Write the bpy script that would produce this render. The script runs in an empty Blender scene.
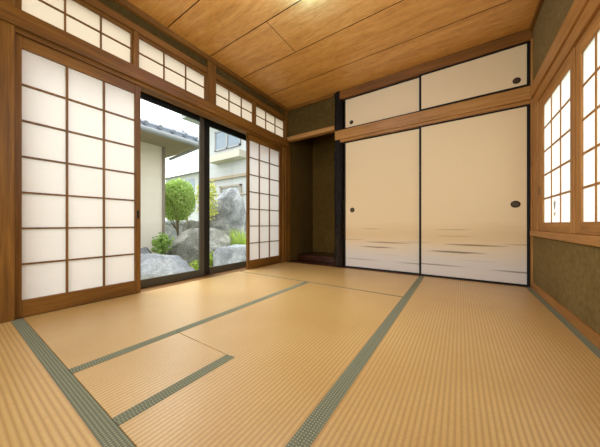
import bpy, bmesh, math, random
from mathutils import Vector, noise

random.seed(7)
COL = bpy.context.scene.collection
RAD = math.radians

# ------------------------------------------------------------------ camera geometry (metres)
F, PX, HY, CAMZ = 240.0, 300.0, 224.0, 0.58
TH = math.atan(160.0 / 240.0)
SN, CS = math.sin(TH), math.cos(TH)


def ray_x(px, py, X):
    """point of the wall plane x = X that stands behind a pixel"""
    rx = (px - PX) / F
    k = X / (rx * CS - SN)
    return Vector((X, k * (rx * SN + CS), CAMZ - k * (py - HY) / F))


def ray_y(px, py, Y):
    rx = (px - PX) / F
    k = Y / (rx * SN + CS)
    return Vector((k * (rx * CS - SN), Y, CAMZ - k * (py - HY) / F))


def deep(px, py, Z):
    X = (px - PX) / F * Z
    return Vector((X * CS - Z * SN, X * SN + Z * CS, CAMZ - (py - HY) / F * Z))


# ------------------------------------------------------------------ materials
def srgb(r, g, b):
    def f(c):
        c /= 255.0
        return c / 12.92 if c <= 0.04045 else ((c + 0.055) / 1.055) ** 2.4
    return (f(r), f(g), f(b), 1.0)


class NT:
    def __init__(self, name):
        self.m = bpy.data.materials.new(name)
        self.m.use_nodes = True
        self.t = self.m.node_tree
        self.t.nodes.clear()
        self.out = self.n('ShaderNodeOutputMaterial')
        self.tc = self.n('ShaderNodeTexCoord')

    def n(self, typ, **kw):
        nd = self.t.nodes.new(typ)
        for k, v in kw.items():
            setattr(nd, k, v)
        return nd

    def link(self, a, b):
        self.t.links.new(a, b)

    def setin(self, sock, v):
        if hasattr(v, 'is_output') or isinstance(v, bpy.types.NodeSocket):
            self.link(v, sock)
        else:
            sock.default_value = v

    def math(self, op, a, b=None, clamp=False):
        nd = self.n('ShaderNodeMath', operation=op)
        nd.use_clamp = clamp
        self.setin(nd.inputs[0], a)
        if b is not None:
            self.setin(nd.inputs[1], b)
        return nd.outputs[0]

    def mix(self, f, a, b):
        nd = self.n('ShaderNodeMix', data_type='RGBA')
        self.setin(nd.inputs[0], f)
        self.setin(nd.inputs[6], a)
        self.setin(nd.inputs[7], b)
        return nd.outputs[2]

    def noise(self, scale, detail=4, rough=0.55, stretch=(1, 1, 1), offset=(0, 0, 0), dist=0.0):
        mp = self.n('ShaderNodeMapping')
        mp.inputs['Scale'].default_value = stretch
        mp.inputs['Location'].default_value = offset
        self.link(self.tc.outputs['Object'], mp.inputs[0])
        nz = self.n('ShaderNodeTexNoise')
        nz.inputs['Scale'].default_value = scale
        nz.inputs['Detail'].default_value = detail
        nz.inputs['Roughness'].default_value = rough
        nz.inputs['Distortion'].default_value = dist
        self.link(mp.outputs[0], nz.inputs['Vector'])
        return nz.outputs[0]

    def ramp(self, fac, stops):
        nd = self.n('ShaderNodeValToRGB')
        e = nd.color_ramp.elements
        while len(e) < len(stops):
            e.new(0.5)
        for i, (p, c) in enumerate(stops):
            e[i].position = p
            e[i].color = c
        self.link(fac, nd.inputs[0])
        return nd.outputs[0]

    def xyz(self):
        s = self.n('ShaderNodeSeparateXYZ')
        self.link(self.tc.outputs['Object'], s.inputs[0])
        return s.outputs

    def bump(self, h, strength, dist=0.002):
        b = self.n('ShaderNodeBump')
        b.inputs['Strength'].default_value = strength
        b.inputs['Distance'].default_value = dist
        self.link(h, b.inputs['Height'])
        return b.outputs[0]

    def principled(self, col, rough=0.5, normal=None, spec=0.5, metal=0.0):
        p = self.n('ShaderNodeBsdfPrincipled')
        self.setin(p.inputs['Base Color'], col)
        self.setin(p.inputs['Roughness'], rough)
        p.inputs['Specular IOR Level'].default_value = spec
        p.inputs['Metallic'].default_value = metal
        if normal is not None:
            self.link(normal, p.inputs['Normal'])
        self.link(p.outputs[0], self.out.inputs[0])
        return self.m


def wood(name, dark, mid, light, axis, rough=0.5, grain=1.0, spec=0.4):
    t = NT(name)
    st = [22 * grain, 22 * grain, 22 * grain]
    st[axis] = 0.9
    a = t.noise(1.6, 5, 0.6, st, dist=0.6)
    st2 = [90, 90, 90]
    st2[axis] = 3
    b = t.noise(2.0, 3, 0.6, st2)
    c = t.noise(1.3, 2, 0.5)
    f = t.math('ADD', t.math('MULTIPLY', a, 0.62), t.math('MULTIPLY', b, 0.38))
    f = t.math('ADD', f, t.math('MULTIPLY', t.math('SUBTRACT', c, 0.5), 0.35))
    col = t.ramp(f, [(0.30, dark), (0.52, mid), (0.74, light)])
    return t.principled(col, rough, t.bump(f, 0.25, 0.001), spec)


W_DARK, W_MID, W_LIGHT = srgb(82, 50, 10), srgb(120, 79, 24), srgb(150, 104, 40)
WX = wood('cedar_grain_x', W_DARK, W_MID, W_LIGHT, 0)
WY = wood('cedar_grain_y', W_DARK, W_MID, W_LIGHT, 1)
WZ = wood('cedar_grain_z', W_DARK, W_MID, W_LIGHT, 2)
RX_D, RX_M, RX_L = srgb(130, 86, 36), srgb(168, 118, 58), srgb(190, 142, 80)
RY = wood('light_cedar_grain_y', RX_D, RX_M, RX_L, 1)
RZ = wood('light_cedar_grain_z', RX_D, RX_M, RX_L, 2)
RXX = wood('light_cedar_grain_x', RX_D, RX_M, RX_L, 0)
PALE = wood('pale_lintel_wood', srgb(136, 94, 46), srgb(170, 122, 66), srgb(192, 146, 88), 0)
TOKO_WOOD = wood('dark_red_board', srgb(28, 12, 5), srgb(62, 30, 13), srgb(88, 46, 20), 0, 0.3)
BROWN_TRIM = wood('red_brown_trim', srgb(90, 54, 16), srgb(126, 80, 28), srgb(150, 98, 40), 0)


def ceiling_mat():
    t = NT('ceiling_veneer')
    a = t.noise(1.8, 5, 0.62, (1.0, 6.5, 1), dist=1.4)
    b = t.noise(3.0, 4, 0.65, (2.2, 60, 1))
    c = t.noise(4.5, 5, 0.75, (1.0, 1.8, 1), (3.1, 1.7, 0), dist=3.0)
    f = t.math('ADD', t.math('MULTIPLY', a, 0.40), t.math('MULTIPLY', b, 0.34))
    f = t.math('ADD', f, t.math('MULTIPLY', c, 0.26))
    col = t.ramp(f, [(0.36, srgb(172, 114, 44)), (0.5, srgb(206, 148, 72)), (0.62, srgb(224, 170, 96))])
    return t.principled(col, 0.36, t.bump(f, 0.12, 0.001), 0.9)


CEIL = ceiling_mat()


def plaster(name, lo, mid, hi):
    t = NT(name)
    a = t.noise(260, 3, 0.7)
    b = t.noise(34, 4, 0.6)
    c = t.noise(1.6, 2, 0.5)
    f = t.math('ADD', t.math('MULTIPLY', a, 0.5), t.math('MULTIPLY', b, 0.32))
    f = t.math('ADD', f, t.math('MULTIPLY', c, 0.18))
    col = t.ramp(f, [(0.36, lo), (0.5, mid), (0.63, hi)])
    return t.principled(col, 0.95, t.bump(f, 0.5, 0.003), 0.1)


OLIVE = plaster('olive_clay_plaster', srgb(58, 46, 19), srgb(82, 66, 31), srgb(106, 88, 48))
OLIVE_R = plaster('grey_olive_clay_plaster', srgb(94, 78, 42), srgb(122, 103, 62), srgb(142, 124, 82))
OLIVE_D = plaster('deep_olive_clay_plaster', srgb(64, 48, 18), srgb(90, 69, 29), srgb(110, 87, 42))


def tatami(name, along):
    """ridges run along axis `along`"""
    t = NT(name)
    s = t.xyz()
    c = s[1 - along]
    wob = t.noise(3.0, 2, 0.5)
    ph = t.math('ADD', t.math('MULTIPLY', c, 2 * math.pi / 0.0162), t.math('MULTIPLY', wob, 0.9))
    w = t.math('SINE', ph)
    w01 = t.math('ADD', t.math('MULTIPLY', w, 0.5), 0.5)
    ridge = t.math('POWER', w01, 0.55)
    st = [1.0, 1.0, 1.0]
    st[along] = 7.0                       # rush stems lie across the ridges
    fib = t.noise(55, 3, 0.65, st)
    big = t.noise(2.2, 3, 0.55)
    base = t.ramp(t.math('ADD', t.math('MULTIPLY', fib, 0.55), t.math('MULTIPLY', big, 0.45)),
                  [(0.34, srgb(188, 150, 90)), (0.5, srgb(203, 167, 105)), (0.66, srgb(216, 182, 122))])
    groove = t.mix(ridge, srgb(176, 137, 79), base)
    h = t.math('ADD', ridge, t.math('MULTIPLY', fib, 0.3))
    return t.principled(groove, 0.34, t.bump(h, 0.22, 0.0012), 1.0)


TAT_Y = tatami('rush_weave_ridges_y', 1)
TAT_X = tatami('rush_weave_ridges_x', 0)


def heri():
    t = NT('green_cloth_border')
    s = t.xyz()
    k = 2 * math.pi / 0.0135
    a = t.math('SINE', t.math('MULTIPLY', t.math('ADD', s[0], s[1]), k * 0.72))
    b = t.math('SINE', t.math('MULTIPLY', t.math('SUBTRACT', s[0], s[1]), k * 0.72))
    d = t.math('MULTIPLY', t.math('SUBTRACT', t.math('MULTIPLY', a, b), 0.25), 2.6, True)
    nz = t.noise(400, 2, 0.6)
    base = t.mix(nz, srgb(92, 94, 78), srgb(124, 125, 106))
    col = t.mix(t.math('MULTIPLY', d, 0.75), base, srgb(166, 174, 136))
    return t.principled(col, 0.8, None, 0.2)


HERI = heri()


def paper(name, col, frac, noise_amt=0.06):
    t = NT(name)
    f = t.noise(60, 4, 0.7)
    c2 = tuple(v * (1 - noise_amt) for v in col[:3]) + (1,)
    cc = t.mix(f, c2, col)
    d = t.n('ShaderNodeBsdfDiffuse')
    r = t.n('ShaderNodeBsdfTranslucent')
    t.link(cc, d.inputs[0])
    t.link(cc, r.inputs[0])
    m = t.n('ShaderNodeMixShader')
    m.inputs[0].default_value = frac
    t.link(d.outputs[0], m.inputs[1])
    t.link(r.outputs[0], m.inputs[2])
    t.link(m.outputs[0], t.out.inputs[0])
    return t.m


PAPER = paper('shoji_paper', (0.93, 0.905, 0.86, 1), 0.25)
PAPER_T = paper('transom_paper', (0.74, 0.65, 0.48, 1), 0.33)
PAPER_W = paper('window_paper', (0.80, 0.79, 0.77, 1), 0.72, 0.03)


def plain(name, col, rough=0.5, spec=0.5, metal=0.0, var=0.12, scale=30):
    t = NT(name)
    f = t.noise(scale, 3, 0.6)
    lo = tuple(v * (1 - var) for v in col[:3]) + (1,)
    hi = tuple(min(1, v * (1 + var)) for v in col[:3]) + (1,)
    return t.principled(t.mix(f, lo, hi), rough, None, spec, metal)


BLACK = plain('black_lacquer', srgb(15, 10, 7), 0.55, 0.25)
BLACK_PULL = plain('dark_bronze_pull', srgb(38, 32, 28), 0.4, 0.5, 0.5)
PULL_CUP = plain('dull_bronze_cup', srgb(78, 64, 48), 0.5, 0.5, 0.6)
SASH = plain('bronze_aluminium', srgb(84, 80, 70), 0.4, 0.5, 0.4)
SASH_D = plain('dark_bronze_aluminium', srgb(24, 26, 26), 0.4, 0.5, 0.3)
BACKING = plain('dark_gap', srgb(44, 24, 10), 0.9, 0.1)
CONCRETE_SIDE = plain('outer_render', srgb(200, 196, 186), 0.9)


def glass():
    t = NT('thin_window_glass')
    tr = t.n('ShaderNodeBsdfTransparent')
    tr.inputs[0].default_value = (0.97, 0.985, 0.98, 1)
    gl = t.n('ShaderNodeBsdfGlossy')
    gl.inputs['Roughness'].default_value = 0.02
    lw = t.n('ShaderNodeLayerWeight')
    lw.inputs[0].default_value = 0.5
    fac = t.math('ADD', t.math('MULTIPLY', t.math('POWER', lw.outputs[1], 5.0), 0.8), 0.025)
    m = t.n('ShaderNodeMixShader')
    t.link(fac, m.inputs[0])
    t.link(tr.outputs[0], m.inputs[1])
    t.link(gl.outputs[0], m.inputs[2])
    t.link(m.outputs[0], t.out.inputs[0])
    return t.m


GLASS = glass()


def fusuma_paper(name, strokes, w, misty=True):
    """cream paper, paling to grey-white near the floor, with brushed mist strokes (x0, x1, z, half height, strength)"""
    t = NT(name)
    s = t.xyz()
    x, z = s[0], s[2]
    f = t.noise(180, 3, 0.7)
    big = t.noise(1.7, 2, 0.5)
    base = t.mix(f, srgb(222, 198, 158), srgb(236, 214, 176))
    base = t.mix(t.math('MULTIPLY', big, 0.25), base, srgb(222, 198, 156))
    if misty:
        hz = t.noise(1.5, 4, 0.55, (0.9, 1, 9))
        zz = t.math('ADD', z, t.math('MULTIPLY', t.math('SUBTRACT', hz, 0.5), 0.22))
        up = t.math('MULTIPLY', t.math('SUBTRACT', 0.60, zz), 6.0, True)
        dn = t.math('MULTIPLY', t.math('SUBTRACT', zz, 0.30), 6.0, True)
        base = t.mix(t.math('MULTIPLY', t.math('MULTIPLY', up, dn), 0.32), base, srgb(196, 158, 98))
        g = t.math('MULTIPLY', t.math('SUBTRACT', 0.40, zz), 4.2, True)
        base = t.mix(t.math('MULTIPLY', g, 0.92), base, srgb(210, 204, 198))
        pz = t.noise(2.3, 4, 0.6, (0.7, 1, 26), (4, 0, 2))
        pale = t.math('MULTIPLY', t.math('MULTIPLY', t.math('SUBTRACT', pz, 0.56), 7.0, True), g)
        base = t.mix(t.math('MULTIPLY', pale, 0.5), base, srgb(228, 222, 216))
        edge = t.noise(9, 3, 0.6, (1, 1, 30))
        for (x0, x1, sz, hh, stg) in strokes:
            xc, hw = (x0 + x1) / 2, (x1 - x0) / 2
            dx = t.math('DIVIDE', t.math('SUBTRACT', x, xc), hw)
            dz = t.math('DIVIDE', t.math('ADD', t.math('SUBTRACT', z, sz),
                        t.math('MULTIPLY', t.math('SUBTRACT', edge, 0.5), hh * 1.2)), hh)
            q = t.math('ADD', t.math('MULTIPLY', dx, dx), t.math('MULTIPLY', dz, dz))
            k = t.math('MULTIPLY', t.math('SUBTRACT', 1.0, q), 1.1, True)
            base = t.mix(t.math('MULTIPLY', k, stg), base, srgb(104, 84, 46))
    return t.principled(base, 0.7, None, 0.25)


def bark():
    t = NT('dark_bark')
    a = t.noise(1.0, 5, 0.7, (40, 40, 14), dist=1.5)
    b = t.noise(30, 4, 0.7)
    f = t.math('ADD', t.math('MULTIPLY', a, 0.7), t.math('MULTIPLY', b, 0.3))
    z = t.xyz()[2]
    low = t.math('MULTIPLY', t.math('SUBTRACT', 0.6, z), 1.8, True)
    dark = t.ramp(f, [(0.44, srgb(4, 3, 2)), (0.55, srgb(20, 13, 9)), (0.60, srgb(34, 26, 22)), (0.68, srgb(96, 98, 100))])  # last stop paints pale bluish glints into the bark colour
    brown = t.ramp(f, [(0.40, srgb(10, 7, 4)), (0.54, srgb(46, 32, 18)), (0.68, srgb(92, 70, 44))])
    return t.principled(t.mix(low, dark, brown), 0.5, t.bump(f, 1.0, 0.02), 0.22)


BARK = bark()


def stone(name, lo, mid, hi):
    t = NT(name)
    a = t.noise(4, 6, 0.65, dist=0.4)
    b = t.noise(40, 4, 0.7)
    f = t.math('ADD', t.math('MULTIPLY', a, 0.6), t.math('MULTIPLY', b, 0.4))
    return t.principled(t.ramp(f, [(0.36, lo), (0.5, mid), (0.62, hi)]), 0.9, t.bump(f, 1.0, 0.03), 0.2)


ROCK_A = stone('blue_grey_stone', srgb(116, 120, 128), srgb(164, 168, 174), srgb(206, 208, 212))  # garden stone colours lightened to imitate haze
ROCK_B = stone('brown_grey_stone', srgb(88, 88, 82), srgb(138, 138, 130), srgb(188, 186, 178))
ROCK_C = stone('dark_grey_stone', srgb(92, 94, 98), srgb(138, 140, 144), srgb(190, 190, 192))
SOIL = stone('mossy_soil', srgb(92, 104, 70), srgb(128, 138, 98), srgb(160, 160, 128))


def leafmat(name, lo, hi, scale=14):
    t = NT(name)
    f = t.noise(scale, 3, 0.6)
    col = t.ramp(f, [(0.36, lo), (0.64, hi)])
    d = t.n('ShaderNodeBsdfDiffuse')
    r = t.n('ShaderNodeBsdfTranslucent')
    t.link(col, d.inputs[0])
    t.link(col, r.inputs[0])
    m = t.n('ShaderNodeMixShader')
    m.inputs[0].default_value = 0.35
    t.link(d.outputs[0], m.inputs[1])
    t.link(r.outputs[0], m.inputs[2])
    t.link(m.outputs[0], t.out.inputs[0])
    return t.m


LEAF_BUSH = leafmat('bush_leaf', srgb(136, 170, 86), srgb(206, 226, 140))  # leaf colours made paler, haze put into the colour
LEAF_LIME = leafmat('lime_leaf', srgb(150, 184, 60), srgb(216, 230, 120))
LEAF_MAPLE = leafmat('maple_leaf', srgb(176, 192, 84), srgb(226, 222, 140))
LEAF_SHRUB = leafmat('shrub_leaf', srgb(112, 146, 72), srgb(178, 204, 116))
TWIG = plain('grey_brown_bark', srgb(110, 96, 78), 0.9)
FENCE = plain('weathered_fence_wood', srgb(150, 140, 126), 0.9)
BEIGE = plain('beige_render', srgb(216, 207, 194), 0.95, 0.1, 0, 0.04, 8)
WHITE_R = plain('white_render', srgb(176, 178, 180), 0.95, 0.1, 0, 0.04, 6)
LEDGE = plain('cream_ledge', srgb(186, 180, 168), 0.9, 0.1, 0, 0.03)
TILE = plain('blue_grey_roof_tile', srgb(124, 132, 144), 0.5, 0.5, 0, 0.25, 20)
SOFFIT = plain('grey_brown_soffit', srgb(160, 146, 128), 0.9, 0.1)
GUTTER = plain('pale_gutter', srgb(140, 144, 148), 0.5)
PANE_BLUE = plain('pale_blue_window_pane', srgb(120, 134, 150), 0.15)
GREYWOOD = plain('grey_post', srgb(128, 118, 106), 0.9)
PATCH = plain('grey_patch', srgb(196, 198, 200), 0.9)
PATCH2 = plain('beige_patch', srgb(232, 216, 192), 0.9)


# ------------------------------------------------------------------ builders
def world_loc(o):
    v = Vector((0, 0, 0))
    while o is not None:
        v += o.location
        o = o.parent
    return v


def obj(name, bm, mat, parent=None, bevel=0.0, smooth=False, label=None):
    if parent is not None:
        off = world_loc(parent)
        for v in bm.verts:
            v.co -= off
    bmesh.ops.recalc_face_normals(bm, faces=bm.faces)
    me = bpy.data.meshes.new(name)
    bm.to_mesh(me)
    bm.free()
    me.materials.append(mat)
    if smooth:
        for p in me.polygons:
            p.use_smooth = True
    o = bpy.data.objects.new(name, me)
    COL.objects.link(o)
    o.parent = parent
    if bevel:
        md = o.modifiers.new('edge', 'BEVEL')
        md.width = bevel
        md.segments = 2
        md.limit_method = 'ANGLE'
    if label:
        o['label'] = label
    return o


def thing(name, label, cat, loc=(0, 0, 0), group=None):
    o = bpy.data.objects.new(name, None)
    o.empty_display_size = 0.1
    o.location = loc
    COL.objects.link(o)
    o['label'], o['category'], o['kind'] = label, cat, 'thing'
    if group:
        o['group'] = group
    return o


def tag(o, label, cat, group=None):
    o['label'], o['category'], o['kind'] = label, cat, 'thing'
    if group:
        o['group'] = group
    return o


def struct(name, bm, mat, bevel=0.0):
    o = obj(name, bm, mat, None, bevel)
    o['kind'] = 'structure'
    return o


def bx(bm, x0, x1, y0, y1, z0, z1):
    vs = [bm.verts.new((x, y, z)) for z in (z0, z1) for y in (y0, y1) for x in (x0, x1)]
    for f in ((0, 2, 3, 1), (4, 5, 7, 6), (0, 1, 5, 4), (2, 6, 7, 3), (0, 4, 6, 2), (1, 3, 7, 5)):
        bm.faces.new([vs[i] for i in f])
    return bm


def box(x0, x1, y0, y1, z0, z1):
    return bx(bmesh.new(), x0, x1, y0, y1, z0, z1)


def boxes(*bs):
    bm = bmesh.new()
    for b in bs:
        bx(bm, *b)
    return bm


def tube(bm, p0, p1, r0, r1, n=8):
    p0, p1 = Vector(p0), Vector(p1)
    d = (p1 - p0).normalized()
    a = d.orthogonal().normalized()
    b = d.cross(a)
    r = []
    for p, rr in ((p0, r0), (p1, r1)):
        r.append([bm.verts.new(p + (a * math.cos(t) + b * math.sin(t)) * rr)
                  for t in (2 * math.pi * i / n for i in range(n))])
    for i in range(n):
        bm.faces.new((r[0][i], r[0][(i + 1) % n], r[1][(i + 1) % n], r[1][i]))
    bm.faces.new(r[0][::-1])
    bm.faces.new(r[1])
    return bm


def lathe_y(profile, cx, cy, cz, sx=1.0, sz=1.0, n=28):
    """profile of (radius, y offset) turned about the y axis: a round pull set into a door"""
    bm = bmesh.new()
    rings = []
    for r, dy in profile:
        if r == 0:
            rings.append([bm.verts.new((cx, cy + dy, cz))])
        else:
            rings.append([bm.verts.new((cx + sx * r * math.cos(2 * math.pi * i / n), cy + dy,
                                        cz + sz * r * math.sin(2 * math.pi * i / n))) for i in range(n)])
    for a, b in zip(rings, rings[1:]):
        for i in range(n):
            j = (i + 1) % n
            if len(a) == 1:
                bm.faces.new((a[0], b[i], b[j]))
            elif len(b) == 1:
                bm.faces.new((a[i], a[j], b[0]))
            else:
                bm.faces.new((a[i], a[j], b[j], b[i]))
    return bm


# ------------------------------------------------------------------ room constants
XL, XR, YB, ZC = -2.25, 0.55, 3.016, 2.37
Y_NEAR = -1.35

# ------------------------------------------------------------------ setting
struct('floor', boxes((-2.45, 0.66, Y_NEAR, 3.9, -0.16, -0.056)), BACKING)
bm = bmesh.new()
ys = [Y_NEAR, -0.69, -0.23, 0.23, 0.69, 1.15, 1.60, 2.055, 2.535, 3.06]
for a, b in zip(ys, ys[1:]):
    if abs(a - 1.60) < 1e-6:
        bx(bm, -2.28, -1.428, a + 0.0045, b - 0.0045, ZC, ZC + 0.012)
        bx(bm, -1.422, 0.58, a + 0.0045, b - 0.0045, ZC, ZC + 0.012)
    else:
        bx(bm, -2.28, 0.58, a + 0.0045, b - 0.0045, ZC, ZC + 0.012)
struct('ceiling', bm, CEIL)
bm = bmesh.new()
for y in ys[1:-1]:                                  # thin dark strip added in every board joint, standing in for the gap's shade
    bx(bm, -2.28, 0.58, y - 0.0044, y + 0.0044, ZC + 0.0005, ZC + 0.010)
bx(bm, -1.4278, -1.4222, 1.605, 2.05, ZC + 0.0005, ZC + 0.010)
struct('ceiling_joint', bm, BACKING)
struct('ceiling_backing', boxes((-2.36, 0.68, Y_NEAR, 3.92, ZC + 0.014, ZC + 0.10)), BACKING)

# left wall: clay above the transoms, a return by the camera, the alcove's left wall
struct('wall_left', boxes((-2.34, XL, Y_NEAR, 0.12, -0.05, ZC),
                          (-2.34, XL, 0.12, 3.05, 2.235, ZC)), OLIVE)
struct('wall_alcove_left', box(-2.34, XL, 3.075, 3.9, -0.05, ZC), OLIVE_D)
struct('wall_alcove_back', box(-2.34, -1.28, 3.80, 3.9, -0.05, ZC), OLIVE_D)
struct('wall_alcove_right', box(-1.33, -1.29, 3.09, 3.80, -0.05, ZC), OLIVE_D)
struct('wall_back', boxes((-1.285, 0.62, 3.07, 3.12, -0.05, ZC)), OLIVE)
struct('wall_above_alcove', box(-2.25, -1.43, 3.01, 3.06, 1.925, ZC - 0.002), OLIVE)
struct('wall_right', boxes((XR, 0.66, Y_NEAR, 3.07, -0.05, 0.475),
                           (XR, 0.66, Y_NEAR, 3.07, 1.80, ZC),
                           (XR, 0.66, Y_NEAR, 1.21, 0.475, 1.80)), OLIVE_R)

# cornices, posts, beams
struct('trim_1', box(XL, -2.215, 0.25, 3.01, 2.32, ZC - 0.001), WY, 0.003)
struct('trim_2', box(-2.215, -1.435, 2.975, 3.008, 2.325, ZC - 0.001), WX, 0.003)
struct('trim_3', box(-1.40, 0.548, 2.985, 3.06, 2.262, ZC - 0.001), BROWN_TRIM, 0.003)
struct('trim_4', box(0.525, XR, Y_NEAR, 2.985, 2.335, ZC - 0.001), WY, 0.003)
# near post, middle post above the door head, far corner post
struct('trim_5', box(-2.33, -2.225, 0.12, 0.25, -0.05, ZC - 0.002), WZ, 0.004)
struct('trim_6', box(-2.33, -2.228, 1.577, 1.684, 1.876, ZC - 0.002), WZ, 0.003)
struct('trim_7', box(-2.33, -2.235, 2.955, 3.074, -0.05, ZC - 0.002), WZ, 0.004)
# long tie rail over the doors with the grooved head below
struct('trim_8', box(-2.252, -2.205, Y_NEAR, 2.985, 1.770, 1.876), WY, 0.004)
struct('trim_9', boxes((-2.33, -2.236, 0.25, 2.955, 1.744, 1.772), (-2.33, -2.252, 0.25, 2.955, 1.772, 1.895)), WY, 0.002)
# rail above the transoms
struct('trim_10', boxes((-2.33, -2.232, 0.25, 1.577, 2.182, 2.237), (-2.33, -2.232, 1.684, 2.955, 2.182, 2.237)), WY, 0.003)
# transom mullions
struct('trim_11', boxes((-2.325, -2.24, 0.886, 0.922, 1.895, 2.182), (-2.325, -2.24, 2.283, 2.318, 1.895, 2.182)), WZ, 0.002)
# side jamb at the far shoji and the door sill
struct('trim_12', box(-2.33, -2.242, 2.905, 2.955, 0.0, 1.744), WZ, 0.002)
struct('trim_13', box(-2.46, -2.252, 0.25, 2.955, -0.05, -0.002), WY, 0.001)
# back wall tie rail, head groove
struct('trim_14', box(-1.415, 0.536, 2.972, 3.012, 1.715, 1.838), RXX, 0.004)
struct('trim_15', boxes((-1.36, 0.536, 2.99, 3.06, 1.682, 1.716), (-1.36, 0.536, 3.012, 3.065, 1.716, 1.852)), RXX, 0.002)
# pale lintel of the alcove
struct('trim_16', box(-2.235, -1.43, 2.985, 3.065, 1.862, 1.927), PALE, 0.004)
# right wall: tie rail, head, sill, jamb, corner post, near jamb
struct('trim_17', box(0.532, 0.58, Y_NEAR, 2.972, 1.714, 1.832), RY, 0.004)
struct('trim_18', boxes((0.545, 0.66, 1.21, 2.985, 1.622, 1.712), (0.56, 0.66, 1.21, 2.985, 1.712, 1.80)), RY, 0.003)
struct('trim_19', box(0.530, 0.66, 1.15, 2.99, 0.474, 0.522), RY, 0.003)
struct('trim_20', box(0.546, 0.66, 2.822, 2.99, 0.522, 1.622), RZ, 0.003)
struct('trim_21', boxes((0.536, 0.66, 2.975, 3.065, 0.0, 1.7145), (0.536, 0.66, 2.975, 3.065, 1.8325, 2.262)), RZ, 0.002)
struct('trim_22', box(0.546, 0.66, 1.21, 1.285, 0.522, 1.622), RZ, 0.003)
struct('baseboard_right', box(0.536, 0.56, Y_NEAR, 2.974, -0.05, 0.056), RY, 0.002)
struct('baseboard_left', box(XL, -2.238, Y_NEAR, 0.119, -0.05, 0.05), WY, 0.002)
# alcove floor
struct('trim_23', box(-2.24, -1.30, 2.958, 3.30, -0.05, 0.0), TOKO_WOOD, 0.002)


# ------------------------------------------------------------------ shoji
def cols(a, b, n):
    return [a + (b - a) * i / n for i in range(n + 1)]


def shoji(name, label, cat, side, xf, y0, y1, z0, z1, py, pz, nc, nr, mats, thick=0.03, bar=0.011, group=None, pull=None, bars=None):
    """sliding lattice screen in a side wall; side +1 faces +x (left wall), -1 faces -x (right wall)"""
    mv, mh, mp = mats
    t = thing(name, label, cat, (xf - side * thick / 2, (y0 + y1) / 2, z0), group)

    def X(a, b):
        a, b = xf - side * a, xf - side * b
        return min(a, b), max(a, b)
    f0, f1 = X(0, thick)
    (ya, yb), (za, zb) = py, pz
    obj('stile', box(f0, f1, y0, ya, z0, z1), mv, t, 0.0025)
    obj('stile', box(f0, f1, yb, y1, z0, z1), mv, t, 0.0025)
    obj('bottom_rail', box(f0, f1, ya + 0.0005, yb - 0.0005, z0, za), mh, t, 0.0025)
    obj('top_rail', box(f0, f1, ya + 0.0005, yb - 0.0005, zb, z1), mh, t, 0.0025)
    bm = bmesh.new()
    dp = 0.020 if side > 0 else 0.0095
    l0, l1 = X(0.005, dp)
    l2, l3 = X(0.0055, dp - 0.0005)
    ycs = bars if bars else cols(ya, yb, nc)[1:-1]
    for y in ycs:
        bx(bm, l0, l1, y - bar / 2, y + bar / 2, za, zb)
    for z in cols(za, zb, nr)[1:-1]:
        bx(bm, l2, l3, ya, yb, z - bar / 2, z + bar / 2)
    obj('lattice', bm, mv, t)
    p0, p1 = X(dp + 0.0005, dp + 0.0012)
    bm = bmesh.new()
    xx = (p0 + p1) / 2
    bm.faces.new([bm.verts.new((xx, y, z)) for y, z in ((ya, za), (yb, za), (yb, zb), (ya, zb))])
    obj('paper', bm, mp, t)
    if pull:
        y, z = pull
        q0, q1 = X(-0.0012, 0.004)
        obj('finger_pull', box(q0, q1, y - 0.009, y + 0.009, z - 0.035, z + 0.035), BLACK_PULL, t, 0.002)
    return t


GL = (WZ, WY, PAPER)
shoji('shoji_screen', 'large white paper shoji screen with cedar lattice beside the near corner post', 'shoji screen', 1, -2.254,
      0.252, 0.945, 0.001, 1.743, (0.281, 0.903), (0.106, 1.671), 3, 7, GL, group='shoji at the garden doors', pull=(0.925, 0.66))
shoji('shoji_screen', 'narrow white paper shoji screen with cedar lattice beside the dark alcove', 'shoji screen', 1, -2.262,
      2.185, 2.904, 0.001, 1.743, (2.222, 2.842), (0.106, 1.671), 3, 7, GL, group='shoji at the garden doors',
      bars=[2.412, 2.620])
GR = (RZ, RY, PAPER_W)
w1 = shoji('window_shoji_screen', 'bright paper lattice screen of the right window, next to the closet doors', 'shoji screen', -1, 0.555,
           2.064, 2.820, 0.523, 1.621, (2.120, 2.700), (0.592, 1.536), 3, 5, GR, group='shoji at the right window', pull=(2.795, 0.86), bar=0.014)
w2 = shoji('window_shoji_screen', 'bright paper lattice screen at the right window, cut off by the picture edge', 'shoji screen', -1, 0.562,
           1.290, 2.062, 0.523, 1.621, (1.350, 1.990), (0.592, 1.536), 4, 5, GR, group='shoji at the right window', bar=0.014)
# the small worn patches in the low middle pane of the far window screen
for (px, py, ry, rz, m) in ((554.6, 205, 0.022, 0.036, PATCH), (554.6, 214, 0.022, 0.016, PATCH2)):
    c = ray_x(px, py, 0.5638)
    bm = bmesh.new()
    bm.faces.new([bm.verts.new((0.5638, c.y + ry * math.cos(a) * (1 + 0.2 * math.sin(3 * a)), c.z + rz * math.sin(a) * (1 + 0.15 * math.cos(2 * a))))
                  for a in (2 * math.pi * i / 18 for i in range(18))])
    obj('paper_patch', bm, m, w1, label='small patch on the window paper')


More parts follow.
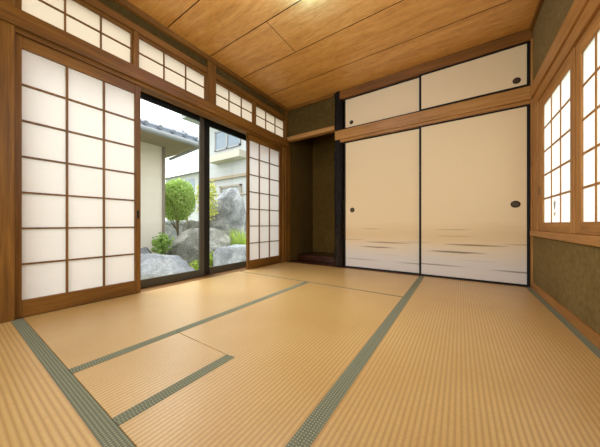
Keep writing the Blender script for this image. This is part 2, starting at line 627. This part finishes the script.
def transom(label, y0, y1, pad=0.010):
    t = thing('transom_screen', label, 'transom', (-2.27, (y0 + y1) / 2, 1.896), 'paper transoms above the garden doors')
    a, b, c, d = -2.285, -2.255, 1.896, 2.181
    pa, pb, za, zb = y0 + pad, y1 - 0.010, 1.904, 2.158
    bm = boxes((a, b, y0, pa, c, d), (a, b, pb, y1, c, d), (a, b, pa, pb, c, za), (a, b, pa, pb, zb, d))
    obj('frame', bm, WY, t)
    bm = bmesh.new()
    for y in cols(pa, pb, 3)[1:-1]:
        bx(bm, -2.273, -2.259, y - 0.0045, y + 0.0045, za, zb)
    zm = (za + zb) / 2
    bx(bm, -2.2725, -2.2595, pa, pb, zm - 0.0045, zm + 0.0045)
    obj('lattice', bm, WZ, t)
    bm = bmesh.new()
    bm.faces.new([bm.verts.new((-2.275, y, z)) for y, z in ((pa, za), (pb, za), (pb, zb), (pa, zb))])
    obj('paper', bm, PAPER_T, t)


transom('paper transom with lattice above the large shoji, beside the near post', 0.2505, 0.885, 0.030)
transom('paper transom with lattice above the garden doors, near side of the short middle post', 0.923, 1.573)
transom('paper transom with lattice above the garden doors, just beyond the short middle post', 1.688, 2.282)
transom('paper transom with lattice above the narrow shoji, nearest the alcove corner', 2.319, 2.948)


# ------------------------------------------------------------------ glass sliding doors
def glass_door(label, x, y0, y1, mat_near, mat_far, sn=0.056):
    t = thing('glass_sliding_door', label, 'glass door', (x, (y0 + y1) / 2, -0.02), 'glass garden doors')
    a, b = x - 0.013, x + 0.013
    s = 0.056
    z0, z1, zr, zt = -0.002, 1.84, 0.076, 1.716
    obj('stile', box(a, b, y0, y0 + sn, z0, z1), mat_near, t, 0.003)
    obj('stile', box(a, b, y1 - s, y1, z0, z1), mat_far, t, 0.003)
    obj('bottom_rail', box(a, b, y0 + sn + 0.0005, y1 - s - 0.0005, z0, zr), SASH, t, 0.003)
    obj('top_rail', box(a, b, y0 + sn + 0.0005, y1 - s - 0.0005, zt, z1), SASH_D, t, 0.003)
    obj('glass_pane', box(x - 0.002, x + 0.002, y0 + sn, y1 - s, zr, zt), GLASS, t)


glass_door('dark framed glass garden door on the side of the large shoji', -2.40, 0.262, 1.646, SASH_D, SASH)
glass_door('dark framed glass garden door on the side of the narrow shoji', -2.43, 1.632, 2.93, SASH_D, SASH_D, 0.105)
struct('door_1', boxes((-2.46, -2.34, 0.25, 2.955, 1.842, 1.90), (-2.46, -2.335, 0.25, 0.26, -0.002, 1.84),
                       (-2.46, -2.335, 2.932, 2.955, -0.002, 1.84)), SASH_D)
struct('wall_left_outer', boxes((-2.48, -2.47, Y_NEAR, 0.05, -0.45, 2.5), (-2.48, -2.47, 3.0, 3.9, -0.45, 2.5),
                                (-2.48, -2.35, Y_NEAR, 3.9, -0.45, -0.052)), CONCRETE_SIDE)


# ------------------------------------------------------------------ fusuma
def strokes_to_local(lst, x0, z0):
    return [(a - x0, b - x0, z - z0, h, s) for a, b, z, h, s in lst]


def fusuma(label, x0, x1, z0, z1, yf, fw, pull, strokes, misty, pr, group):
    t = thing('paper_sliding_door', label, 'sliding door', ((x0 + x1) / 2, yf + 0.01, z0), group)
    y0, y1 = yf, yf + 0.02
    fb = 0.016
    obj('frame', boxes((x0, x0 + fw, y0, y1, z0, z1), (x1 - fw, x1, y0, y1, z0, z1),
                       (x0 + fw, x1 - fw, y0, y1, z0, z0 + fb), (x0 + fw, x1 - fw, y0, y1, z1 - fb, z1)), BLACK, t)
    m = fusuma_paper('painted_door_paper', strokes_to_local(strokes, (x0 + x1) / 2, z0), x1 - x0, misty)
    obj('panel', box(x0 + fw, x1 - fw, y0 + 0.004, y1 - 0.004, z0 + fb, z1 - fb), m, t)
    px, pz, sx = pull
    r = pr
    p = obj('door_pull', lathe_y([(r * 0.72, 0.001), (r * 0.80, -0.003), (r * 0.93, -0.003), (r, 0.0), (r, 0.004)],
                                 px, yf + 0.004, pz, sx, 1.0), BLACK_PULL, t, 0, True)
    obj('cup', lathe_y([(0, -0.0006), (r * 0.5, -0.0006), (r * 0.74, -0.001), (r * 0.76, 0.003)], px, yf + 0.0035, pz, sx, 1.0), PULL_CUP, p, 0, True)
    return t


SL = [(-1.10, -0.78, 0.520, 0.007, 0.35), (-1.06, -0.42, 0.353, 0.010, 0.62), (-1.10, -0.62, 0.291, 0.011, 0.72),
      (-1.40, -0.78, 0.124, 0.008, 0.45), (-0.70, 0.10, 0.124, 0.009, 0.62), (-1.45, -0.98, 0.378, 0.007, 0.35),
      (-0.70, -0.20, 0.372, 0.006, 0.30), (-0.95, -0.55, 0.205, 0.005, 0.15)]
SR = [(-0.26, 0.14, 0.520, 0.007, 0.38), (-0.26, 0.16, 0.451, 0.006, 0.35), (-0.18, 0.42, 0.364, 0.011, 0.75),
      (-0.33, 0.25, 0.284, 0.013, 0.80), (-0.75, 0.12, 0.136, 0.009, 0.65), (0.22, 0.75, 0.128, 0.010, 0.70),
      (0.30, 0.75, 0.385, 0.008, 0.40), (-0.05, 0.30, 0.205, 0.005, 0.18), (-0.6, -0.2, 0.372, 0.006, 0.3)]
fusuma('tall cream painted sliding closet door beside the bark post', -1.297, -0.366, 0.004, 1.681, 3.022, 0.018,
       (-1.186, 0.765, 1.0), SL, True, 0.032, 'closet sliding doors')
fusuma('tall cream painted sliding closet door in the corner by the right window', -0.384, 0.535, 0.004, 1.681, 3.0, 0.022,
       (0.435, 0.766, 1.1), SR, True, 0.033, 'closet sliding doors')
fusuma('small cream upper cupboard door beside the bark post', -1.297, -0.366, 1.853, 2.261, 3.022, 0.016,
       (-1.198, 1.929, 1.0), [], False, 0.026, 'upper cupboard sliding doors')
fusuma('small cream upper cupboard door nearest the right wall', -0.384, 0.535, 1.853, 2.261, 3.0, 0.022,
       (0.443, 1.926, 1.0), [], False, 0.030, 'upper cupboard sliding doors')

# ------------------------------------------------------------------ alcove: bark post, raised board
bm = bmesh.new()
N, L = 36, 110
rings = []
for j in range(L + 1):
    z = ZC * j / L - 0.0
    ring = []
    for i in range(N):
        a = 2 * math.pi * i / N
        d = Vector((math.cos(a), math.sin(a), 0))
        p = Vector((d.x * 2.2, d.y * 2.2, z * 1.6))
        r = 0.060 + 0.010 * noise.noise(p) + 0.006 * noise.noise(p * 3.3) + 0.004 * math.sin(z * 7 + 1.5 * math.sin(3 * z))
        r += 0.007 * noise.noise(Vector((d.x * 7, d.y * 7, z * 11))) + 0.004 * noise.noise(Vector((d.x * 12, d.y * 12, z * 30)))
        if z > 1.84:
            r = 0.058 + 0.35 * (r - 0.058)
        ring.append(bm.verts.new((-1.377 + d.x * r, 3.035 + d.y * r, z)))
    rings.append(ring)
for a, b in zip(rings, rings[1:]):
    for i in range(N):
        bm.faces.new((a[i], a[(i + 1) % N], b[(i + 1) % N], b[i]))
bm.faces.new(rings[0][::-1])
bm.faces.new(rings[-1])
tag(obj('alcove_post', bm, BARK, None, 0, True), 'dark knotty bark log post standing between the alcove and the closet doors', 'post')
tag(obj('alcove_board', box(-2.248, -1.332, 3.302, 3.798, -0.05, 0.078), TOKO_WOOD, None, 0.004),
    'dark reddish raised floor board inside the alcove', 'board')


# ------------------------------------------------------------------ tatami
def mat_thing(label, polys, weave_mat, borders, loc):
    t = thing('tatami_mat', label, 'tatami mat', (loc[0], loc[1], -0.05), 'straw tatami mats')
    bm = bmesh.new()
    for pl in polys:
        lo = [bm.verts.new((x, y, -0.052)) for x, y in pl]
        hi = [bm.verts.new((x, y, 0.0)) for x, y in pl]
        bm.faces.new(hi)
        bm.faces.new(lo[::-1])
        for i in range(len(pl)):
            j = (i + 1) % len(pl)
            bm.faces.new((lo[i], lo[j], hi[j], hi[i]))
    obj('woven_rush_cover', bm, weave_mat, t, 0.002)
    for (x0, x1, y0, y1) in borders:
        obj('cloth_border', box(x0, x1, y0, y1, -0.045, 0.0014), HERI, t, 0.0006, label='green patterned cloth border')


def rect(x0, x1, y0, y1):
    return [(x0, y0), (x1, y0), (x1, y1), (x0, y1)]


G = 0.0012
mat_thing('straw tatami mat across the near left corner, wide ridges, below the near post',
          [rect(-2.236, -0.353, -0.70, 0.282)], TAT_X, [(-2.236, -0.353, 0.234, 0.2825), (-2.236, -0.353, -0.70, -0.655)], (-1.3, -0.2))
mat_thing('sunlit straw tatami mat along the glass garden doors',
          [rect(-2.249, -1.2725, 0.283 + G, 2.034)], TAT_Y, [(-1.298, -1.2722, 0.283 + G, 2.034)], (-1.76, 1.15))
mat_thing('small half-size straw tatami mat boxed in by green borders',
          [rect(-1.2715, -0.8395, 0.283 + G, 0.706)], TAT_Y, [(-1.2718, -1.247, 0.283 + G, 0.706), (-0.863, -0.8392, 0.283 + G, 0.706)], (-1.05, 0.5))
mat_thing('large straw tatami mat in the middle of the room, wrapping round the small mat',
          [[(-0.8385, 0.283 + G), (-0.3525, 0.283 + G), (-0.3525, 2.034), (-1.2715, 2.034), (-1.2715, 0.709), (-0.8385, 0.709)]],
          TAT_Y, [(-0.8388, -0.815, 0.283 + G, 0.711), (-1.2718, -1.247, 0.709, 2.034), (-0.379, -0.3522, 0.283 + G, 2.034)], (-0.8, 1.2))
mat_thing('straw tatami mat lying crosswise before the alcove and the left closet door',
          [rect(-2.234, -0.3525, 2.036, 2.9565)], TAT_X, [(-2.234, -0.3525, 2.0355, 2.048), (-0.379, -0.3522, 2.0485, 2.9565)], (-1.3, 2.5))
mat_thing('long straw tatami mat under the right window, running to the corner closet door',
          [rect(-0.3515, 0.5355, -0.70, 2.985)], TAT_Y, [(-0.3518, -0.325, -0.70, 2.985), (0.498, 0.5355, -0.70, 2.985)], (0.09, 1.1))
struct('trim_24', box(-1.299, 0.534, 2.9862, 3.066, -0.05, 0.003), TOKO_WOOD)
struct('trim_25', box(-1.299, -0.353, 2.9575, 2.9861, -0.05, 0.0), WX)

# ------------------------------------------------------------------ outside: ground
GZ = -0.45
bm = bmesh.new()
bm.faces.new([bm.verts.new((x, y, GZ)) for x, y in ((-60, -40), (40, -40), (40, 60), (-60, 60))])
struct('ground', bm, SOIL)


# ------------------------------------------------------------------ outside: rocks
def rock(label, c, rad, seed, mat, cuts=9, rot=0.0):
    bm = bmesh.new()
    bmesh.ops.create_icosphere(bm, subdivisions=4, radius=1.0)
    rnd = random.Random(seed)
    planes = []
    for _ in range(cuts):
        n = Vector((rnd.uniform(-1, 1), rnd.uniform(-1, 1), rnd.uniform(-0.4, 1))).normalized()
        planes.append((n, rnd.uniform(0.72, 0.92)))
    off = Vector((seed * 3.7, seed * 1.3, 0))
    for v in bm.verts:
        p = v.co.copy()
        pn = (abs(p.x) ** 3.6 + abs(p.y) ** 3.6 + abs(p.z) ** 3.6) ** (1 / 3.6)
        p = p / pn * 0.86
        for n, d in planes:
            k = p.dot(n) - d
            if k > 0:
                p -= n * k * 0.88
        q = v.co
        p *= 1.1 + 0.12 * noise.noise(q * 1.7 + off) + 0.06 * noise.noise(q * 4 + off) + 0.025 * noise.noise(q * 10 + off)
        x, y = p.x * rad[0], p.y * rad[1]
        v.co = Vector((c[0] + x * math.cos(rot) - y * math.sin(rot), c[1] + x * math.sin(rot) + y * math.cos(rot), c[2] + p.z * rad[2]))
    o = obj('garden_rock', bm, mat, None, 0, True)
    for v in o.data.vertices:
        v.co.z = max(v.co.z, GZ - 0.03)
    tag(o, label, 'rock', 'garden rocks')
    return o


def rock_px(label, px0, px1, ytop, Z, seed, mat, depth=0.8, cuts=9):
    c = deep((px0 + px1) / 2, 224, Z)
    hw = (px1 - px0) / 2 / F * Z
    ztop = CAMZ - (ytop - HY) / F * Z
    zc = (ztop + GZ - 0.1) / 2
    rock(label, (c.x, c.y, zc), (hw * 1.05, hw * depth, (ztop - zc) * 1.1), seed, mat, cuts, TH)


rock_px('broad low blue-grey garden rock just outside the glass, beside the large shoji', 122, 193, 256, 3.7, 3, ROCK_A, 0.6)
rock_px('small dark rock behind the broad low rock, at the foot of the beige house', 130, 156, 249, 4.3, 5, ROCK_C)
rock_px('rounded brown-grey boulder behind the middle door frame', 170, 229, 229, 5.0, 8, ROCK_B, 0.7)
rock_px('tall upright grey standing rock behind the rounded boulder', 205, 246, 189, 6.2, 12, ROCK_C, 0.7, 12)
rock_px('low blue-grey rock below the bright grass, beside the narrow shoji', 214, 258, 246, 4.4, 15, ROCK_A, 0.6)
rock_px('brown weathered rock under the round clipped bush', 184, 208, 221, 6.6, 21, ROCK_B, 0.6)


# ------------------------------------------------------------------ outside: plants
def leaves(bm, c, rad, n, size, seed, shell=0.65, aspect=0.5):
    rnd = random.Random(seed)
    for _ in range(n):
        while True:
            d = Vector((rnd.uniform(-1, 1), rnd.uniform(-1, 1), rnd.uniform(-1, 1)))
            if 0.05 < d.length < 1:
                break
        rr = shell + (1 - shell) * rnd.random()
        d = d.normalized() * rr * (0.92 + 0.16 * noise.noise(d * 3 + Vector((seed, 0, 0))))
        p = Vector((c[0] + d.x * rad[0], c[1] + d.y * rad[1], c[2] + d.z * rad[2]))
        u = Vector((rnd.gauss(0, 1), rnd.gauss(0, 1), rnd.gauss(0, 1))).normalized()
        w = u.orthogonal().normalized()
        s = size * rnd.uniform(0.6, 1.3)
        a, b = u * s, w * s * aspect
        m = u.cross(w) * s * 0.15
        bm.faces.new([bm.verts.new(q) for q in (p - a, p - b + m, p + a, p + b + m)])


def branches(bm, base, c, rad, n, r, seed):
    rnd = random.Random(seed)
    top = Vector(c)
    tube(bm, base, top, r, r * 0.5, 7)
    for _ in range(n):
        e = Vector((c[0] + rnd.uniform(-.8, .8) * rad[0], c[1] + rnd.uniform(-.8, .8) * rad[1], c[2] + rnd.uniform(-.5, .8) * rad[2]))
        s = Vector(base).lerp(top, rnd.uniform(0.35, 1.0))
        tube(bm, s, e, r * 0.45, r * 0.12, 5)


def shrub(name, label, cat, c, rad, n, size, seed, leafm, shell=0.5, r=0.02, nb=8, aspect=0.5):
    c = Vector(c)
    base = Vector((c.x, c.y, GZ - 0.02))
    t = thing(name, label, cat, (c.x, c.y, GZ))
    bm = bmesh.new()
    leaves(bm, c, rad, n, size, seed, shell, aspect)
    obj('foliage', bm, leafm, t)
    bm = bmesh.new()
    branches(bm, base, c, rad, nb, r, seed + 1)
    obj('stem', bm, TWIG, t)


def px_rad(pxw, Z):
    return pxw / F * Z


Z = 7.0
shrub('round_bush', 'round clipped green bush beside the beige house', 'bush', deep(178, 200, Z), (px_rad(18, Z), px_rad(18, Z), px_rad(23, Z)),
      9000, 0.036, 31, LEAF_BUSH, 0.6, 0.04, 10)
Z = 4.45
shrub('leafy_shrub', 'leafy green shrub at the foot of the beige house wall', 'shrub', deep(162.5, 244, Z), (px_rad(14, Z), 0.2, px_rad(13, Z)),
      560, 0.034, 32, LEAF_SHRUB, 0.1, 0.012)
Z = 5.55
shrub('young_maple', 'thin young maple with pale yellow-green leaves behind the middle door frame', 'tree', deep(207, 200, Z), (px_rad(17, Z), 0.2, px_rad(25, Z)),
      620, 0.04, 33, LEAF_MAPLE, 0.1, 0.018, 14, 0.6)
Z = 5.2
shrub('ground_plant', 'small lime-green plant in front of the rounded boulder', 'plant', deep(196, 269, 4.2), (px_rad(8, Z), 0.15, px_rad(8, Z)),
      260, 0.035, 34, LEAF_LIME, 0.1, 0.008, 6)
shrub('ground_plant', 'lime-green plant between the door frame and the low blue-grey rock', 'plant', deep(212, 260, 4.5), (px_rad(7, Z), 0.15, px_rad(7, Z)),
      240, 0.035, 35, LEAF_LIME, 0.1, 0.008, 6)


def tuft(label, c, w, h, n, seed, m):
    rnd = random.Random(seed)
    bm = bmesh.new()
    for _ in range(n):
        x, y = rnd.uniform(-w, w), rnd.uniform(-w, w) * 0.5
        b = Vector((c[0] + x * CS, c[1] + x * SN + y, GZ - 0.01))
        hh = h * rnd.uniform(0.55, 1.0)
        lean = Vector((rnd.gauss(0, 0.16), rnd.gauss(0, 0.16), 0)) * hh * 1.4
        s = Vector((rnd.gauss(0, 1), rnd.gauss(0, 1), 0)).normalized() * 0.011
        mid = b + lean * 0.35 + Vector((0, 0, hh * 0.6))
        tip = b + lean + Vector((0, 0, hh))
        v = [bm.verts.new(q) for q in (b - s, b + s, mid + s * 0.9, tip, mid - s * 0.9)]
        bm.faces.new(v)
    tag(obj('grass_tuft', bm, m), label, 'grass')


c = deep(242, 240, 5.45)
tuft('bright yellow-green grass clump above the low blue-grey rock', c, 0.17, 1.0, 420, 41, LEAF_LIME)
c = deep(166, 236, 6.2)
tuft('darker grass clump behind the leafy shrub by the beige house', c, 0.25, 0.65, 220, 42, LEAF_SHRUB)

# ------------------------------------------------------------------ outside: beige house next door
H = thing('neighbour_house', 'beige single-storey house with grey tiled eave close outside the glass', 'house', (-6.5, 0.4, GZ))
obj('wall', box(-8.5, -5.2, -4.0, 2.62, GZ - 0.02, 2.2), BEIGE, H)
obj('corner_post', box(-5.205, -5.17, 2.585, 2.635, GZ, 2.2), GREYWOOD, H)
obj('soffit', box(-9.0, -4.56, -4.4, 3.08, 2.2, 2.225), SOFFIT, H)
bm = bmesh.new()
ex0, ex1, ey0, ey1, ez = -9.0, -4.5, -4.4, 3.12, 2.235
ridge_z = ez + 0.9
A = [(ex0, ey0), (ex1, ey0), (ex1, ey1), (ex0, ey1)]
lo = [bm.verts.new((x, y, ez)) for x, y in A]
hi = [bm.verts.new((x, y, ez + 0.08)) for x, y in A]
r0, r1 = bm.verts.new((-6.75, ey0 + 2.2, ridge_z)), bm.verts.new((-6.75, ey1 - 2.2, ridge_z))
for i in range(4):
    bm.faces.new((lo[i], lo[(i + 1) % 4], hi[(i + 1) % 4], hi[i]))
bm.faces.new(lo[::-1])
bm.faces.new((hi[0], hi[1], r0))
bm.faces.new((hi[1], hi[2], r1, r0))
bm.faces.new((hi[2], hi[3], r1))
bm.faces.new((hi[3], hi[0], r0, r1))
y = ey0 + 0.12
while y < ey1:                                     # round tile ends and their rows running up the slope
    yy = min(max(y, ey0 + 2.2), ey1 - 2.2)
    k = 1.0 - 0.0
    tube(bm, (ex1 + 0.03, y, ez + 0.085), (ex1 - 0.9, y + (0 if ey0 + 2.2 < y < ey1 - 2.2 else (yy - y) * 0.3), ez + 0.085 + 0.33), 0.045, 0.045, 7)
    y += 0.24
x = ex0 + 0.2
while x < ex1:
    tube(bm, (x, ey1 + 0.03, ez + 0.085), (x, ey1 - 0.4, ez + 0.085 + 0.145), 0.045, 0.045, 7)
    x += 0.24
obj('roof', bm, TILE, H)
bm = bmesh.new()
tube(bm, (-4.455, -4.4, 2.20), (-4.455, 3.14, 2.20), 0.05, 0.05, 10)
tube(bm, (-4.46, 3.0, 2.18), (-5.12, 2.7, 1.95), 0.03, 0.03, 8)
obj('gutter', bm, GUTTER, H)

# ------------------------------------------------------------------ outside: two-storey white house
YH = 7.0
p0 = ray_y(209.5, 150, YH)
H2 = thing('white_house', 'white two-storey house seen through the far glass door', 'house', (-8.0, YH, GZ))
obj('wall', box(p0.x, -2.6, YH, YH + 5, GZ - 0.02, 5.6), WHITE_R, H2)
obj('roof', boxes((p0.x - 1.3, -2.2, YH - 0.6, YH + 5.5, 5.6, 5.78), (p0.x - 0.4, -2.9, YH + 0.3, YH + 4.7, 5.78, 6.3)), GUTTER, H2)
a, b = ray_y(215.5, 152, YH), ray_y(241, 124, YH)
wf = obj('window_frame', boxes((a.x, b.x, YH - 0.06, YH - 0.005, a.z, a.z + 0.07), (a.x, b.x, YH - 0.06, YH - 0.005, b.z - 0.07, b.z),
                         (a.x, a.x + 0.07, YH - 0.06, YH - 0.005, a.z, b.z), (b.x - 0.07, b.x, YH - 0.06, YH - 0.005, a.z, b.z),
                         ((a.x + b.x) / 2 - 0.05, (a.x + b.x) / 2 + 0.05, YH - 0.06, YH - 0.005, a.z, b.z)), GUTTER, H2)
obj('pane', box(a.x + 0.07, b.x - 0.07, YH - 0.03, YH - 0.006, a.z + 0.07, b.z - 0.07), PANE_BLUE, wf)
a, b = ray_y(211, 158, YH - 0.3), ray_y(241.5, 151, YH - 0.3)
obj('ledge', box(a.x, b.x, YH - 0.42, YH - 0.004, b.z - 0.22, b.z + 0.06), LEDGE, H2)
a = ray_y(230, 177, YH)
obj('trim_band', boxes((p0.x, -2.6, YH - 0.10, YH - 0.004, a.z - 0.07, a.z + 0.05)), SOFFIT, H2)
a, b = ray_y(221, 215, YH), ray_y(242, 184, YH)
wf = obj('window_frame', boxes((a.x, b.x, YH - 0.08, YH - 0.004, b.z - 0.08, b.z), (a.x, a.x + 0.08, YH - 0.08, YH - 0.004, a.z, b.z),
                         (b.x - 0.08, b.x, YH - 0.08, YH - 0.004, a.z, b.z), (a.x, b.x, YH - 0.08, YH - 0.004, a.z - 0.08, a.z)), FENCE, H2)
obj('pane', box(a.x + 0.08, b.x - 0.08, YH - 0.04, YH - 0.005, a.z, b.z - 0.08), GUTTER, wf)

# distant pale house, low wall, timber fence
c = deep(183, 224, 22)
H3 = thing('distant_house', 'pale distant house above the round bush', 'house', (c.x, c.y, GZ))
zt = CAMZ + (224 - 176) / F * 22
obj('wall', box(c.x - 3.0, c.x + 3.4, c.y, c.y + 4, GZ - 0.02, zt), WHITE_R, H3)
bm = bmesh.new()
v = [bm.verts.new(q) for q in ((c.x - 3.4, c.y - 0.4, zt), (c.x + 3.8, c.y - 0.4, zt), (c.x + 3.8, c.y + 4.4, zt), (c.x - 3.4, c.y + 4.4, zt),
                               (c.x - 2.0, c.y + 2, zt + 0.9), (c.x + 2.4, c.y + 2, zt + 0.9))]
for f in ((0, 1, 5, 4), (1, 2, 5), (2, 3, 4, 5), (3, 0, 4), (0, 3, 2, 1)):
    bm.faces.new([v[i] for i in f])
obj('roof', bm, GUTTER, H3)
obj('window', boxes((c.x + 0.4, c.x + 1.8, c.y - 0.03, c.y - 0.004, zt - 1.6, zt - 0.4)), PANE_BLUE, H3)

a, b = deep(158, 224, 9.0), deep(200, 224, 9.0)
zt = CAMZ + (224 - 221) / F * 9.0
bm = bmesh.new()
n = 12
d = (b - a) / n
nrm = Vector((-d.y, d.x, 0)).normalized() * 0.06
wall_bm = bmesh.new()
lo = [Vector((q.x, q.y, 0)) for q in (a - nrm, b - nrm, b + nrm, a + nrm)]
v0 = [wall_bm.verts.new((q.x, q.y, GZ - 0.02)) for q in lo]
v1 = [wall_bm.verts.new((q.x, q.y, zt - 0.07)) for q in lo]
wall_bm.faces.new(v1)
wall_bm.faces.new(v0[::-1])
for i in range(4):
    wall_bm.faces.new((v0[i], v0[(i + 1) % 4], v1[(i + 1) % 4], v1[i]))
for i in range(n):
    q = a + d * (i + 0.5)
    tube(bm, Vector((q.x, q.y, zt - 0.06)) - nrm * 1.8, Vector((q.x, q.y, zt - 0.06)) + nrm * 1.8, d.length * 0.48, d.length * 0.48, 10)
GW = thing('garden_wall', 'low dark garden wall with scalloped pale coping under the round bush', 'wall', ((a.x + b.x) / 2, (a.y + b.y) / 2, GZ))
obj('wall_face', wall_bm, ROCK_C, GW)
obj('coping', bm, GUTTER, GW)

FN = thing('timber_fence', 'thin weathered timber rail fence behind the tall standing rock', 'fence', tuple(deep(215, 224, 8.2))[:2] + (GZ,))
for px in (187, 238):
    q = deep(px, 224, 8.2)
    zt = CAMZ + (224 - 193) / F * 8.2
    bm = bmesh.new()
    tube(bm, (q.x, q.y, GZ - 0.02), (q.x, q.y, zt), 0.045, 0.04, 8)
    obj('post', bm, FENCE, FN)
for py in (196,):
    bm = bmesh.new()
    tube(bm, deep(183, py, 8.13), deep(252, py - 2, 8.13), 0.04, 0.04, 8)
    obj('rail', bm, FENCE, FN)

# ------------------------------------------------------------------ light
w = bpy.data.worlds.new('overcast_sky')
bpy.context.scene.world = w
w.use_nodes = True
nt = w.node_tree
nt.nodes.clear()
tc = nt.nodes.new('ShaderNodeTexCoord')
sp = nt.nodes.new('ShaderNodeSeparateXYZ')
rp = nt.nodes.new('ShaderNodeValToRGB')
rp.color_ramp.elements[0].position, rp.color_ramp.elements[0].color = 0.0, (1.0, 0.985, 0.95, 1)
rp.color_ramp.elements[1].position, rp.color_ramp.elements[1].color = 0.8, (0.93, 0.97, 1.0, 1)
bg = nt.nodes.new('ShaderNodeBackground')
bg.inputs[1].default_value = 2.1
wo = nt.nodes.new('ShaderNodeOutputWorld')
nt.links.new(tc.outputs['Generated'], sp.inputs[0])
nt.links.new(sp.outputs[2], rp.inputs[0])
nt.links.new(rp.outputs[0], bg.inputs[0])
nt.links.new(bg.outputs[0], wo.inputs[0])

sun = bpy.data.lights.new('hazy_sun', 'SUN')
sun.energy = 4.0
sun.angle = RAD(48)
sun.color = (0.96, 0.98, 1.0)
so = bpy.data.objects.new('hazy_sun', sun)
COL.objects.link(so)
dirv = Vector((0.62, 0.05, -0.80))                 # light travels into the room from the garden side
so.rotation_euler = dirv.to_track_quat('-Z', 'Y').to_euler()

def lamp(loc, energy, size, col):
    pl = bpy.data.lights.new('ceiling_and_fill_light', 'POINT')
    pl.energy, pl.shadow_soft_size, pl.color = energy, size, col
    po = bpy.data.objects.new('ceiling_and_fill_light', pl)
    po.location = loc
    COL.objects.link(po)


lamp((-0.93, 1.50, 2.285), 11.0, 0.05, (0.14, 0.40, 1.0))      # the ceiling lamp just above the picture
lamp((-0.80, 0.95, 1.45), 25.0, 0.15, (1.0, 0.97, 0.92))  # unseen fill light added in mid-room to brighten it, no ceiling lamp here

# ------------------------------------------------------------------ camera
cam = bpy.data.cameras.new('camera')
cam.sensor_width = 36.0
cam.lens = 36.0 * F / 600.0
cam.shift_y = 0.5 / 600.0
cam.clip_start = 0.02
co = bpy.data.objects.new('camera', cam)
co.location = (0, 0, CAMZ)
co.rotation_euler = (RAD(90), 0, TH)
COL.objects.link(co)
sc = bpy.context.scene
sc.camera = co
sc.view_settings.view_transform = 'Standard'
sc.view_settings.look = 'None'
sc.view_settings.exposure = 0.60
sc.cycles.use_denoising = True
sc.cycles.max_bounces = 8
sc.cycles.diffuse_bounces = 5
sc.cycles.transparent_max_bounces = 8
sc.cycles.sample_clamp_indirect = 6.0
